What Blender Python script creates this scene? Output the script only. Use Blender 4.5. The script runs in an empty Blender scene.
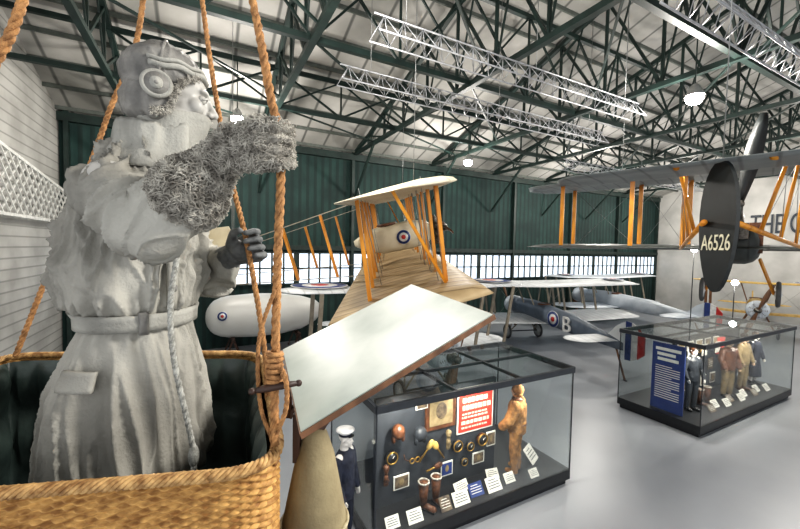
import bpy, bmesh, math, random
from mathutils import Vector, Matrix, noise
random.seed(4)
scene=bpy.context.scene
R_=math.radians
V=Vector
FW=Matrix.Identity(4)
FR=Matrix.Rotation(R_(-28),4,'Z')      # viewing-platform frame, turned 28 deg against the building
def T(x,y,z): return Matrix.Translation((x,y,z))
def RZ(a): return Matrix.Rotation(R_(a),4,'Z')
def RY(a): return Matrix.Rotation(R_(a),4,'Y')
def RX(a): return Matrix.Rotation(R_(a),4,'X')
# ---------------------------------------------------------------- materials
def lin(c):
    o=[]
    for x in c:
        x/=255.0
        o.append(x/12.92 if x<=.04045 else ((x+.055)/1.055)**2.4)
    return (o[0],o[1],o[2],1)
def mat(name,c,rough=.6,metal=0,c2=None,scale=8,bump=0,bscale=None,stretch=(1,1,1),emit=0,detail=4,spec=.5):
    m=bpy.data.materials.new(name); m.use_nodes=True
    nt=m.node_tree; N=nt.nodes; L=nt.links
    p=N['Principled BSDF']
    p.inputs['Base Color'].default_value=lin(c)
    p.inputs['Roughness'].default_value=rough
    p.inputs['Metallic'].default_value=metal
    p.inputs['Specular IOR Level'].default_value=spec
    if emit:
        p.inputs['Emission Color'].default_value=lin(c)
        p.inputs['Emission Strength'].default_value=emit
    tc=N.new('ShaderNodeTexCoord'); mp=N.new('ShaderNodeMapping')
    mp.inputs['Scale'].default_value=stretch
    L.new(tc.outputs['Object'],mp.inputs['Vector'])
    n=N.new('ShaderNodeTexNoise'); n.inputs['Scale'].default_value=scale; n.inputs['Detail'].default_value=detail
    L.new(mp.outputs[0],n.inputs['Vector'])
    if c2 is None: c2=tuple(min(255,x*0.86) for x in c)
    r=N.new('ShaderNodeValToRGB')
    r.color_ramp.elements[0].position=.35; r.color_ramp.elements[1].position=.65
    r.color_ramp.elements[0].color=lin(c2); r.color_ramp.elements[1].color=lin(c)
    L.new(n.outputs['Fac'],r.inputs[0]); L.new(r.outputs[0],p.inputs['Base Color'])
    if bump:
        n2=N.new('ShaderNodeTexNoise'); n2.inputs['Scale'].default_value=bscale or scale*4; n2.inputs['Detail'].default_value=6
        L.new(mp.outputs[0],n2.inputs['Vector'])
        b=N.new('ShaderNodeBump'); b.inputs['Strength'].default_value=bump; b.inputs['Distance'].default_value=.01
        L.new(n2.outputs['Fac'],b.inputs['Height']); L.new(b.outputs[0],p.inputs['Normal'])
    return m
def stripes(m,axis,freq,dark,amount=.5,bump=.4,width=.9):
    nt=m.node_tree;N=nt.nodes;L=nt.links;p=N['Principled BSDF']
    tc=N.new('ShaderNodeTexCoord'); w=N.new('ShaderNodeTexWave')
    w.bands_direction=axis; w.inputs['Scale'].default_value=freq; w.inputs['Distortion'].default_value=0
    L.new(tc.outputs['Object'],w.inputs['Vector'])
    r=N.new('ShaderNodeValToRGB'); r.color_ramp.elements[0].position=width; r.color_ramp.elements[1].position=min(1,width+.08)
    r.color_ramp.elements[0].color=(0,0,0,1); r.color_ramp.elements[1].color=(amount,amount,amount,1)
    L.new(w.outputs['Fac'],r.inputs[0])
    mx=N.new('ShaderNodeMix'); mx.data_type='RGBA'
    src=p.inputs['Base Color'].links[0].from_socket
    L.new(r.outputs[0],mx.inputs[0]); L.new(src,mx.inputs[6]); mx.inputs[7].default_value=lin(dark)
    L.new(mx.outputs[2],p.inputs['Base Color'])
    if bump:
        b=N.new('ShaderNodeBump'); b.inputs['Strength'].default_value=bump; b.inputs['Distance'].default_value=.02
        L.new(w.outputs['Fac'],b.inputs['Height']); L.new(b.outputs[0],p.inputs['Normal'])
    return m
def glassmat(name,tint=(252,254,254)):
    m=bpy.data.materials.new(name); m.use_nodes=True
    nt=m.node_tree;N=nt.nodes;L=nt.links
    for n in list(N): N.remove(n)
    o=N.new('ShaderNodeOutputMaterial'); t=N.new('ShaderNodeBsdfTransparent'); g=N.new('ShaderNodeBsdfGlossy')
    lw=N.new('ShaderNodeLayerWeight'); lw.inputs['Blend'].default_value=.2
    mth=N.new('ShaderNodeMath'); mth.operation='MULTIPLY_ADD'; mth.inputs[1].default_value=.35; mth.inputs[2].default_value=.02
    t.inputs[0].default_value=lin(tint); g.inputs['Roughness'].default_value=.02
    mx=N.new('ShaderNodeMixShader')
    L.new(lw.outputs['Fresnel'],mth.inputs[0]); L.new(mth.outputs[0],mx.inputs[0]); L.new(t.outputs[0],mx.inputs[1]); L.new(g.outputs[0],mx.inputs[2]); L.new(mx.outputs[0],o.inputs[0])
    return m
M={}
M['floor']=mat('floor_concrete',(158,161,166),.34,c2=(144,148,154),scale=.3,bump=.02,bscale=20,detail=9,spec=.45)
M['ceil']=stripes(mat('ceiling_boards',(178,176,172),.75,c2=(144,143,138),scale=.6,detail=7),'X',.32,(78,80,78),.85,.5,.96)
M['wallgreen']=stripes(mat('green_curtain',(34,62,58),.8,c2=(22,44,42),scale=.8),'X',.9,(16,34,32),.7,.6,.6)
M['wallwhite']=mat('white_wall',(190,189,185),.8,c2=(166,165,162),scale=.7)
M['wallleft']=stripes(mat('pale_cladding',(176,175,171),.8,c2=(152,151,147),scale=1),'Z',1.1,(120,120,116),.7,.3,.9)
M['steel']=mat('green_steel',(32,50,46),.5,c2=(22,36,33),scale=3)
M['purlin']=mat('purlin_paint',(92,98,93),.7)
M['alu']=mat('aluminium_truss',(176,178,182),.4,.4)
M['black']=mat('black_paint',(30,32,36),.4)
M['dark']=mat('dark_grey',(48,52,58),.5)
M['panelgrey']=mat('panel_grey',(52,56,62),.6)
M['glass']=glassmat('case_glass')
M['pane']=mat('window_pane',(218,228,240),.4,emit=1.1,c2=(160,182,206),scale=1.2)
M['bulb']=mat('lamp_bulb',(255,252,244),.4,c2=(255,250,240),emit=60)
M['lampmetal']=mat('lamp_dome',(190,190,188),.35,.5)
M['wicker']=mat('wicker',(204,162,100),.6,c2=(138,98,54),scale=34,stretch=(1,1,3),bump=.12,bscale=160,spec=.25)
M['wickrim']=mat('wicker_rim',(200,164,112),.6,c2=(126,92,56),scale=45,bump=.2,bscale=160,spec=.25)
M['liner']=mat('dark_green_leather',(62,74,70),.4,c2=(34,44,42),scale=6,bump=.3,bscale=25)
M['rope']=mat('hemp_rope',(190,142,92),.8,c2=(134,96,60),scale=60,bump=.6,bscale=300)
M['ropepale']=mat('pale_rope',(200,190,158),.8,c2=(160,148,118),scale=60,bump=.5,bscale=300)
M['cord']=mat('grey_cord',(180,180,174),.8,c2=(126,126,120),scale=70,bump=.5,bscale=300)
M['coat']=mat('grey_coat_cloth',(168,166,158),.85,c2=(132,130,123),scale=3.5,bump=.3,bscale=130,detail=9,spec=.2)
M['collar']=mat('pale_collar',(166,165,158),.85,c2=(132,131,125),scale=7,bump=.3,bscale=130,detail=8,spec=.2)
M['face']=mat('grey_painted_face',(180,178,172),.45,c2=(164,162,157),scale=10)
M['helm']=mat('grey_helmet',(134,132,127),.6,c2=(90,89,86),scale=14,bump=.4,bscale=70)
M['fur']=mat('grey_fur',(190,186,176),.9,c2=(124,120,112),scale=40)
M['glove']=mat('dark_glove',(104,106,106),.65,c2=(70,72,73),scale=20,bump=.4,bscale=90)
M['trouser']=mat('grey_trousers',(70,72,68),.8)
M['board']=mat('chart_paper',(172,179,172),.4,c2=(130,141,134),scale=3.2,bump=.05,detail=11)
M['wood']=mat('brown_wood',(124,86,58),.45,c2=(84,56,36),scale=5,stretch=(1,10,1),bump=.15,bscale=30)
M['darkwood']=mat('dark_wood',(70,46,34),.5,c2=(46,30,22),scale=8)
M['canvas']=mat('tan_canvas',(150,138,106),.8,c2=(118,106,80),scale=8,bump=.2,bscale=120)
M['cream']=stripes(mat('cream_fabric',(214,206,184),.6,c2=(196,186,160),scale=2),'Y',.95,(150,136,106),.7,.35,.93)
M['tanfab']=stripes(mat('tan_fabric',(182,160,124),.55,c2=(156,134,98),scale=2),'Y',.95,(112,92,64),.8,.35,.9)
M['white']=stripes(mat('white_fabric',(222,225,226),.5,c2=(204,207,209),scale=2),'Y',.95,(176,178,180),.6,.3,.93)
M['silver']=stripes(mat('silver_fabric',(200,206,212),.4,c2=(176,184,192),scale=2),'Y',.95,(150,156,164),.7,.3,.93)
M['silverfus']=mat('silver_fuselage',(104,114,126),.4,c2=(80,90,102),scale=2)
M['plainwhite']=mat('white_paint',(226,226,224),.5)
M['hullwhite']=mat('hull_white',(206,206,202),.4,c2=(196,196,192),scale=.8)
M['lattice']=mat('lattice_white',(222,222,218),.6)
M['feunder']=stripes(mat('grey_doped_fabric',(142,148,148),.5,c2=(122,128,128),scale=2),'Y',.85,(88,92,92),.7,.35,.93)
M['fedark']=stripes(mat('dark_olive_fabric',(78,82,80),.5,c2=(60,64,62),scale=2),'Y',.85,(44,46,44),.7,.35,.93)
M['rudder']=mat('black_green_rudder',(34,38,38),.5,c2=(24,27,27),scale=3)
M['yellow']=mat('varnished_yellow_wood',(216,148,44),.4,c2=(182,114,28),scale=5,stretch=(1,1,.3))
M['strutgrey']=mat('grey_strut',(150,140,124),.5)
M['yellowfab']=mat('yellow_fabric',(206,172,96),.5)
M['engine']=mat('engine_metal',(120,116,110),.35,.8,c2=(80,76,70),scale=20)
M['tyre']=mat('grey_tyre',(92,92,92),.8)
M['red']=mat('red_paint',(188,44,40),.5)
M['blue']=mat('blue_paint',(38,60,120),.5)
M['panelblue']=mat('blue_panel',(34,58,120),.5,c2=(28,50,108))
M['ink']=mat('dark_ink',(46,54,64),.6)
M['serial']=mat('cream_lettering',(240,234,206),.5)
M['wire']=mat('steel_wire',(150,152,152),.4,.6)
M['navy']=mat('navy_cloth',(30,36,54),.8,c2=(20,24,38),bump=.3)
M['khaki']=mat('brown_sheepskin',(166,122,70),.85,c2=(112,76,40),scale=12,bump=.5,bscale=60)
M['leather']=mat('brown_leather',(104,64,38),.45,c2=(66,38,22),scale=14,bump=.3,bscale=70)
M['skin']=mat('mannequin_skin',(222,190,160),.55)
M['mannwhite']=mat('mannequin_white',(216,212,206),.5)
M['hair']=mat('brown_hair',(70,48,32),.7)
M['paper']=mat('white_card',(226,224,216),.6,c2=(212,210,200))
M['postertext']=mat('poster_pale_text',(242,212,192),.6)
M['brass']=mat('brass',(176,140,70),.35,.8)
M['tan']=mat('tan_cloth',(150,132,98),.8,c2=(120,104,74))
M['oldred']=mat('poster_red',(206,60,46),.6,c2=(192,52,40))
M['photo']=mat('sepia_photo',(120,104,84),.6,c2=(60,50,42),scale=12)
# ---------------------------------------------------------------- builder
class B:
    def __init__(s,T0=None): s.v=[];s.f=[];s.m=[];s.sm=[];s.mats=[];s.T=T0
    def add(s,vs,fs,m,smooth=True):
        if m not in s.mats: s.mats.append(m)
        k=s.mats.index(m); o=len(s.v)
        if s.T is not None: vs=[s.T@V(p) for p in vs]
        else: vs=[V(p) for p in vs]
        s.v+=vs
        for f in fs: s.f.append([i+o for i in f]); s.m.append(k); s.sm.append(smooth)
    def box(s,c,d,m,Rm=None):
        c=V(c);vs=[]
        for i in (-.5,.5):
            for j in (-.5,.5):
                for k in (-.5,.5):
                    p=V((i*d[0],j*d[1],k*d[2]))
                    if Rm: p=Rm@p
                    vs.append(c+p)
        s.add(vs,[(0,1,3,2),(4,6,7,5),(0,4,5,1),(2,3,7,6),(0,2,6,4),(1,5,7,3)],m,False)
    def beam(s,p,q,w,h,m,up=(0,0,1)):
        p=V(p);q=V(q);d=(q-p)
        if d.length<1e-6: return
        d.normalize();u=V(up)
        if abs(d.dot(u))>.98: u=V((1,0,0))
        a=d.cross(u).normalized();b=a.cross(d)
        vs=[]
        for e in (p,q):
            for i,j in ((-1,-1),(1,-1),(1,1),(-1,1)): vs.append(e+a*i*w/2+b*j*h/2)
        s.add(vs,[(0,1,2,3),(7,6,5,4),(0,4,5,1),(1,5,6,2),(2,6,7,3),(3,7,4,0)],m,False)
    def loft(s,rings,m,caps=True,smooth=True,closed=True):
        n=len(rings[0]);vs=[p for r in rings for p in r];fs=[]
        for i in range(len(rings)-1):
            for j in range(n if closed else n-1):
                k=(j+1)%n
                fs.append((i*n+j,i*n+k,(i+1)*n+k,(i+1)*n+j))
        if caps:
            fs.append(tuple(range(n-1,-1,-1))); fs.append(tuple((len(rings)-1)*n+j for j in range(n)))
        s.add(vs,fs,m,smooth)
    def tube(s,path,r,m,n=8,caps=True,closedpath=False):
        path=[V(p) for p in path];k=len(path)
        rr=r if isinstance(r,(list,tuple)) else [r]*k
        t=[(path[min(i+1,k-1)]-path[max(i-1,0)]).normalized() for i in range(k)]
        u=V((0,0,1))
        if abs(t[0].dot(u))>.9: u=V((1,0,0))
        a=(u-t[0]*u.dot(t[0])).normalized();rings=[]
        for i in range(k):
            a=(a-t[i]*a.dot(t[i])).normalized();b=t[i].cross(a)
            rings.append([path[i]+(a*math.cos(2*math.pi*j/n)+b*math.sin(2*math.pi*j/n))*rr[i] for j in range(n)])
        s.loft(rings,m,caps)
    def cyl(s,p,q,r1,m,r2=None,n=14): s.tube([p,q],[r1,r1 if r2 is None else r2],m,n)
    def ell(s,c,r,m,n=16,k=10,Rm=None):
        c=V(c);vs=[];fs=[]
        if not isinstance(r,(tuple,list)): r=(r,r,r)
        def P(th,ph):
            p=V((r[0]*math.sin(th)*math.cos(ph),r[1]*math.sin(th)*math.sin(ph),r[2]*math.cos(th)))
            return c+(Rm@p if Rm else p)
        vs.append(P(0,0))
        for i in range(1,k):
            for j in range(n): vs.append(P(math.pi*i/k,2*math.pi*j/n))
        vs.append(P(math.pi,0));e=len(vs)-1
        for j in range(n):
            fs.append((0,1+j,1+(j+1)%n)); fs.append((e,e-n+(j+1)%n,e-n+j))
        for i in range(k-2):
            for j in range(n):
                a=1+i*n+j;b=1+i*n+(j+1)%n
                fs.append((a,a+n,b+n,b))
        s.add(vs,fs,m,True)
    def cap(s,p,q,r1,r2=None,m=None,n=14):
        r2=r1 if r2 is None else r2
        s.tube([p,q],[r1,r2],m,n); s.ell(p,r1,m,n,8); s.ell(q,r2,m,n,8)
    def chain(s,pts,rs,m,n=12):
        for i in range(len(pts)-1): s.cap(pts[i],pts[i+1],rs[i],rs[i+1],m,n)
    def lathe(s,prof,m,n=24,c=(0,0,0),axis='Z'):
        rings=[]
        for r,h in prof:
            ring=[]
            for j in range(n):
                a=2*math.pi*j/n;x,y=r*math.cos(a),r*math.sin(a)
                p=(x,y,h) if axis=='Z' else ((h,x,y) if axis=='X' else (x,h,y))
                ring.append(V(c)+V(p))
            rings.append(ring)
        s.loft(rings,m)
    def disc(s,c,nrm,r,m,th=.004,n=28):
        nrm=V(nrm).normalized();c=V(c); s.cyl(c-nrm*th,c+nrm*th,r,m,n=n)
    def ring(s,c,nrm,R,r,m,n=32,k=8):
        nrm=V(nrm).normalized();u=nrm.orthogonal().normalized();w=nrm.cross(u);c=V(c)
        vs=[];fs=[]
        for i in range(n):
            a=2*math.pi*i/n;d=u*math.cos(a)+w*math.sin(a)
            for j in range(k):
                b=2*math.pi*j/k; vs.append(c+d*(R+r*math.cos(b))+nrm*r*math.sin(b))
        for i in range(n):
            for j in range(k):
                fs.append((i*k+j,((i+1)%n)*k+j,((i+1)%n)*k+(j+1)%k,i*k+(j+1)%k))
        s.add(vs,fs,m,True)
    def prism(s,poly,th,m,smooth=False):
        th=V(th);a=[V(p)-th/2 for p in poly];b=[V(p)+th/2 for p in poly]
        s.loft([a,b],m,True,smooth)
    def mesh(s,name,c=V((0,0,0))):
        me=bpy.data.meshes.new(name)
        me.from_pydata([p-c for p in s.v],[],s.f)
        for m in s.mats: me.materials.append(m)
        me.polygons.foreach_set('material_index',s.m)
        me.polygons.foreach_set('use_smooth',s.sm)
        bm=bmesh.new();bm.from_mesh(me);bmesh.ops.recalc_face_normals(bm,faces=bm.faces);bm.to_mesh(me);bm.free()
        me.update();return me
    def center(s,bottom=False):
        lo=V((min(p.x for p in s.v),min(p.y for p in s.v),min(p.z for p in s.v)))
        hi=V((max(p.x for p in s.v),max(p.y for p in s.v),max(p.z for p in s.v)))
        c=(lo+hi)/2
        if bottom: c.z=lo.z
        return c
ORI={}
def link(o): scene.collection.objects.link(o)
def tag(o,label=None,cat=None,group=None,kind=None):
    if label: o['label']=label
    if cat: o['category']=cat
    if group: o['group']=group
    if kind: o['kind']=kind
def single(name,b,label=None,cat=None,frame=FW,group=None,kind=None):
    c=b.center(True);o=bpy.data.objects.new(name,b.mesh(name,c));link(o)
    o.matrix_world=frame@Matrix.Translation(c);tag(o,label,cat,group,kind);ORI[o]=c;return o
def thing(name,label,cat,origin=(0,0,0),frame=FW,group=None):
    o=bpy.data.objects.new(name,None);link(o);o.empty_display_size=.1
    o.matrix_world=frame@Matrix.Translation(origin);tag(o,label,cat,group);ORI[o]=V(origin);return o
def part(par,name,b,label=None,kind=None):
    c=b.center();o=bpy.data.objects.new(name,b.mesh(name,c));link(o)
    o.parent=par;o.location=c-ORI[par];ORI[o]=c
    if label:o['label']=label
    if kind:o['kind']=kind
    return o
def partmesh(par,name,me,label=None):
    n=len(me.vertices);c=V((0,0,0))
    for v in me.vertices:c+=v.co
    c/=max(1,n);me.transform(Matrix.Translation(-c))
    o=bpy.data.objects.new(name,me);link(o);o.parent=par;o.location=c-ORI[par];ORI[o]=c
    if label:o['label']=label
    return o
def solid(b,name,voxel,smooth=4,disp=None,m=None):
    """fuse the builder's closed volumes into one continuous skin"""
    me=b.mesh('tmp');o=bpy.data.objects.new('tmp',me);link(o)
    r=o.modifiers.new('r','REMESH');r.mode='VOXEL';r.voxel_size=voxel;r.use_smooth_shade=True
    s=o.modifiers.new('s','SMOOTH');s.iterations=smooth;s.factor=.5
    dg=bpy.context.evaluated_depsgraph_get();dg.update()
    nm=bpy.data.meshes.new_from_object(o.evaluated_get(dg))
    nm.name=name
    bpy.data.objects.remove(o)
    nm.materials.clear();nm.materials.append(m or b.mats[0])
    nm.polygons.foreach_set('material_index',[0]*len(nm.polygons))
    if disp:
        nr=[v.normal.copy() for v in nm.vertices]
        for v,n in zip(nm.vertices,nr):
            v.co=v.co+n*disp(v.co)
    nm.polygons.foreach_set('use_smooth',[True]*len(nm.polygons));nm.update()
    return nm
def textmesh(txt,size,Mx,m,extr=.01,align='LEFT'):
    cu=bpy.data.curves.new('t','FONT');cu.body=txt;cu.size=size;cu.extrude=extr;cu.align_x=align
    o=bpy.data.objects.new('t',cu);link(o)
    dg=bpy.context.evaluated_depsgraph_get();dg.update()
    me=bpy.data.meshes.new_from_object(o.evaluated_get(dg));bpy.data.objects.remove(o)
    me.transform(Mx);me.materials.clear();me.materials.append(m);return me
def spline(pts,step):
    pts=[V(p) for p in pts];out=[]
    for i in range(len(pts)-1):
        p0=pts[max(i-1,0)];p1=pts[i];p2=pts[i+1];p3=pts[min(i+2,len(pts)-1)]
        n=max(2,int((p2-p1).length/step))
        for k in range(n):
            t=k/n
            out.append(.5*((2*p1)+(p2-p0)*t+(2*p0-5*p1+4*p2-p3)*t*t+(3*p1-p0-3*p2+p3)*t**3))
    out.append(pts[-1]);return out
def rope(b,pts,R,m,pitch=None,strands=3,phase=0):
    pitch=pitch or R*7
    P=spline(pts,pitch/9);k=len(P)
    t=[(P[min(i+1,k-1)]-P[max(i-1,0)]).normalized() for i in range(k)]
    a=t[0].orthogonal().normalized();fr=[]
    for i in range(k):
        a=(a-t[i]*a.dot(t[i])).normalized();fr.append((a.copy(),t[i].cross(a)))
    s=0;arc=[0]
    for i in range(1,k): s+=(P[i]-P[i-1]).length;arc.append(s)
    for st in range(strands):
        path=[]
        for i in range(k):
            ph=2*math.pi*(arc[i]/pitch+st/strands)+phase
            path.append(P[i]+(fr[i][0]*math.cos(ph)+fr[i][1]*math.sin(ph))*R*.5)
        b.tube(path,R*.56,m,6)
# ---------------------------------------------------------------- room
EAVE=8.8;RIDGE=13.0;YB=17.0;YR=4.0;YF=-9.0;XL=-4.4;XR=32.7
def roof(y): return RIDGE-abs(y-YR)*(RIDGE-EAVE)/13.0
b=B();b.box(((XL+XR)/2,4,-.1),(XR-XL,26,.2),M['floor']);single('floor',b,kind='structure')
b=B()
for y0,y1 in ((YF,YR),(YR,YB)):
    b.loft([[V((x,y0,roof(y0)+.0)),V((x,y1,roof(y1))),V((x,y1,roof(y1)+.15)),V((x,y0,roof(y0)+.15))] for x in (XL,XR)],M['ceil'],smooth=False)
single('ceiling',b,kind='structure')
b=B();b.box(((XL+XR)/2,YB+.1,EAVE/2),(XR-XL,.2,EAVE),M['wallgreen']);single('wall_back',b,kind='structure')
b=B();b.loft([[V((x,YF,0)),V((x,YF,EAVE)),V((x,YR,RIDGE)),V((x,YB,EAVE)),V((x,YB,0))] for x in (XR,XR+.2)],M['wallwhite'],smooth=False);single('wall_right',b,kind='structure')
b=B();b.loft([[V((x,2.0,0)),V((x,2.0,roof(2.0))),V((x,YR,RIDGE)),V((x,YB,EAVE)),V((x,YB,0))] for x in (XL-.2,XL)],M['wallleft'],smooth=False);single('wall_left',b,kind='structure')
nw=1
x=XL+.3
while x<XR-1:
    w=2.5;b=B();y=YB-.05
    b.box((x+w/2,y,3.32),(w,.06,1.35),M['pane'])
    for i in range(6): b.box((x+i*w/5,y-.05,3.32),(.07 if i%5 else .12,.08,1.4),M['steel'])
    for z in (2.62,3.32,4.02): b.box((x+w/2,y-.05,z),(w+.1,.08,.06),M['steel'])
    single('window_%d'%nw,b,kind='structure');nw+=1
    x+=w+.12
n=1
x=XL+.24
while x<XR:
    b=B();b.box((x,YB-.12,EAVE/2),(.14,.22,EAVE),M['steel']);single('trim_%d'%n,b,kind='structure');n+=1;x+=2.62*2
b=B();b.box(((XL+XR)/2,YB-.13,4.25),(XR-XL,.15,.22),M['steel']);single('trim_%d'%n,b,kind='structure');n+=1
b=B();b.box(((XL+XR)/2,YB-.13,8.6),(XR-XL,.2,.3),M['steel']);single('trim_%d'%n,b,kind='structure');n+=1
me=textmesh('THE GRAHAME-WHITE',1.8,T(XR-.06,11.1,5.75)@RZ(-90)@RX(90)@Matrix.Diagonal((.50,1,1,1)),M['ink'],.03)
o=bpy.data.objects.new('wall_lettering',me);link(o);tag(o,'dark grey painted capital lettering on the white wall','sign')
xs=[-2.2+4.3*i for i in range(8)]
BC=8.75
for X in xs:
    b=B();N=16;ys=[YF+.2+(YB-YF-.4)*i/N for i in range(N+1)]
    top=[V((X,y,max(BC+.1,roof(y)-.2))) for y in ys];bot=[V((X,y,BC)) for y in ys];st_=M['steel']
    for i in range(N):
        b.beam(top[i],top[i+1],.14,.14,st_);b.beam(bot[i],bot[i+1],.15,.13,st_)
        if i: b.beam(top[i],bot[i],.07,.07,st_)
        if i<N/2: b.beam(top[i],bot[i+1],.07,.07,st_); b.beam(bot[i],(top[i]+top[i+1])/2,.04,.04,st_)
        else: b.beam(bot[i],top[i+1],.07,.07,st_); b.beam(bot[i+1],(top[i]+top[i+1])/2,.04,.04,st_)
    b.beam((X,YB-.1,6.6),(X,YB-2.4,BC),.09,.09,st_)
    single('roof_truss',b,'dark green riveted steel roof truss under the pitched ceiling','roof truss',group='roof trusses')
for Y,z0,z1 in ((12.6,BC+.05,10.0),(8.2,BC+.05,11.2),(4.0,BC+.05,12.6),(0,BC+.05,11.4)):
    b=B()
    b.beam((XL,Y,z0),(XR,Y,z0),.13,.13,M['steel']);b.beam((XL,Y,z1),(XR,Y,z1),.12,.12,M['steel'])
    for i in range(7):
        a=xs[i];c=xs[i+1];mid=(a+c)/2
        b.beam((a,Y,z1),(mid,Y,z0),.06,.06,M['steel']);b.beam((mid,Y,z0),(c,Y,z1),.06,.06,M['steel'])
        b.beam((a,Y,z0),(mid,Y,z1),.05,.05,M['steel']);b.beam((mid,Y,z1),(c,Y,z0),.05,.05,M['steel'])
        b.beam((mid,Y,z0),(mid,Y,z1),.05,.05,M['steel'])
        b.beam((a,Y,z0),(c,Y+3.6 if Y<12 else Y+2,z0),.05,.05,M['steel'])
    single('roof_girder',b,'dark green lattice girder tying the roof trusses together','roof girder',group='roof girders')
for i in range(24):
    y=YF+.6+i*1.09;b=B();b.beam((XL,y,roof(y)-.07),(XR,y,roof(y)-.07),.06,.12,M['purlin'])
    single('roof_purlin',b,'pale grey timber purlin running under the roof boards','roof purlin',group='roof purlins')
def gantry(x0,x1,y,z,w=.42,h=.38):
    b=B();N=int((x1-x0)/.38);g=M['alu']
    b.tube([(x0,y-w/2,z),(x1,y-w/2,z)],.018,g,6);b.tube([(x0,y+w/2,z),(x1,y+w/2,z)],.018,g,6);b.tube([(x0,y,z+h),(x1,y,z+h)],.018,g,6)
    for i in range(N):
        a=x0+(x1-x0)*i/N;c=x0+(x1-x0)*(i+1)/N;m_=(a+c)/2
        for s_ in (-1,1):
            b.tube([(a,y+s_*w/2,z),(m_,y,z+h)],.009,g,5);b.tube([(m_,y,z+h),(c,y+s_*w/2,z)],.009,g,5)
        b.tube([(a,y-w/2,z),(c,y+w/2,z)],.008,g,5)
    for k in (.08,.5,.92):
        xx=x0+(x1-x0)*k;b.tube([(xx,y,z+h),(xx,y,roof(y)-.02)],.008,M['wire'],5)
    single('lighting_gantry',b,'grey aluminium lattice lighting gantry hung from the roof','lighting truss',group='lighting gantries')
gantry(2.6,10.4,6.0,7.95);gantry(2.6,11.6,7.8,7.85);gantry(5.8,15.5,2.9,7.9);gantry(13,24,10.4,7.7)
def lamp(X,Y,z=8.0,p=560):
    t=thing('pendant_lamp','round high bay pendant lamp glowing bright white','lamp',(X,Y,z),group='high bay lamps')
    b=B();b.lathe([(.05,.36),(.10,.31),(.14,.22),(.19,.11),(.20,.08),(.19,.08),(.16,.13),(.08,.22)],M['lampmetal'],c=(X,Y,z));part(t,'lamp_shade',b)
    b=B();b.ell((X,Y,z+.02),(.175,.175,.15),M['bulb']);part(t,'bulb',b)
    b=B();b.tube([(X,Y,z+.34),(X,Y,roof(Y)-.02)],.015,M['steel'],6);part(t,'rod',b)
    l=bpy.data.lights.new('lamp_light','POINT');l.energy=p;l.shadow_soft_size=.25;l.color=(1,.95,.88)
    o=bpy.data.objects.new('lamp_light',l);link(o);o.parent=t;o.location=(0,0,-.45)
lamp(.95,12.8,8.2)
for X in (10,19,28): lamp(X,12.8)
for X in (1,10.4,20,29): lamp(X,4.7)
def flood(X,Y,z):
    t=thing('floodlight','small bright floodlight on a slim black stand','floodlight',(X,Y,0),group='floodlights')
    b=B();b.tube([(X,Y,.02),(X,Y,z-.1)],.02,M['black'],8);b.lathe([(.25,0),(.25,.02),(.03,.05)],M['black'],c=(X,Y,0));part(t,'stand',b)
    b=B();b.cyl((X+.1,Y+.06,z),(X-.03,Y-.02,z),.08,M['black'],.12);part(t,'lamp_housing',b)
    b=B();b.ell((X-.05,Y-.03,z),(.12,.12,.12),M['bulb']);part(t,'bulb',b)
flood(20.3,7.3,3.1);flood(19.0,8.3,4.5)
b=B();lx=XL+.25;zb=4.95
def zt(y): return 7.3-(y-6)*.125
b.beam((lx,6,zb),(lx,16.8,zb),.1,.08,M['lattice']);b.beam((lx,6,zt(6)),(lx,16.8,zt(16.8)),.1,.08,M['lattice'])
y=6
while y<16.6:
    L_=zt(y)-zb;y1=y+L_;
    if y1<=16.8: b.beam((lx,y,zb),(lx,y1,zt(y1)),.035,.035,M['lattice']);b.beam((lx+.03,y,zt(y)),(lx+.03,y1,zb),.035,.035,M['lattice'])
    else:
        q=(16.8-y)/L_;b.beam((lx,y,zb),(lx,16.8,zb+(zt(y)-zb)*q*.9),.035,.035,M['lattice']);b.beam((lx+.03,y,zt(y)),(lx+.03,16.8,zt(y)-(zt(y)-zb)*q),.035,.035,M['lattice'])
    y+=.42
single('lattice_girder',b,'white diamond lattice girder fixed along the end wall','lattice girder')
# ---------------------------------------------------------------- basket
def rounded(corners,rad,step):
    n=len(corners);out=[]
    for i in range(n):
        p=V(corners[i]);a=(V(corners[i-1])-p).normalized();c=(V(corners[(i+1)%n])-p).normalized()
        s0=p+a*rad;s1=p+c*rad
        for k in range(9):
            t=k/8;out.append(s0*(1-t)**2+p*2*t*(1-t)+s1*t*t)
    out.append(out[0])
    L=[0]
    for i in range(1,len(out)): L.append(L[-1]+(out[i]-out[i-1]).length)
    N=int(L[-1]/step);res=[];j=0
    for i in range(N):
        s=L[-1]*i/N
        while L[j+1]<s:j+=1
        t=(s-L[j])/max(1e-9,L[j+1]-L[j]);res.append(out[j].lerp(out[j+1],t))
    return res,L[-1]
CB=[V((-.24,.76,0)),V((-.60,1.60,0)),V((-1.62,1.50,0)),V((-1.15,.60,0))]
path,per=rounded(CB,.14,.0040)
N=len(path);cen=sum(path,V())/N
nrm=[]
for i in range(N):
    t=(path[(i+1)%N]-path[i-1]).normalized();nn=V((t.y,-t.x,0))
    if nn.dot(path[i]-cen)<0: nn=-nn
    nrm.append(nn)
RIM=3.83;BOT=3.0
bask=thing('balloon_basket','golden brown woven wicker balloon basket with a plaited rim','basket',(-.85,1.1,BOT),FR)
b=B();rows=110;sub=4;stakes=int(per/.0185/2)*2
vs=[];fs=[];nv=rows*sub+1
pz=[0,.8,1,.8]
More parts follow.
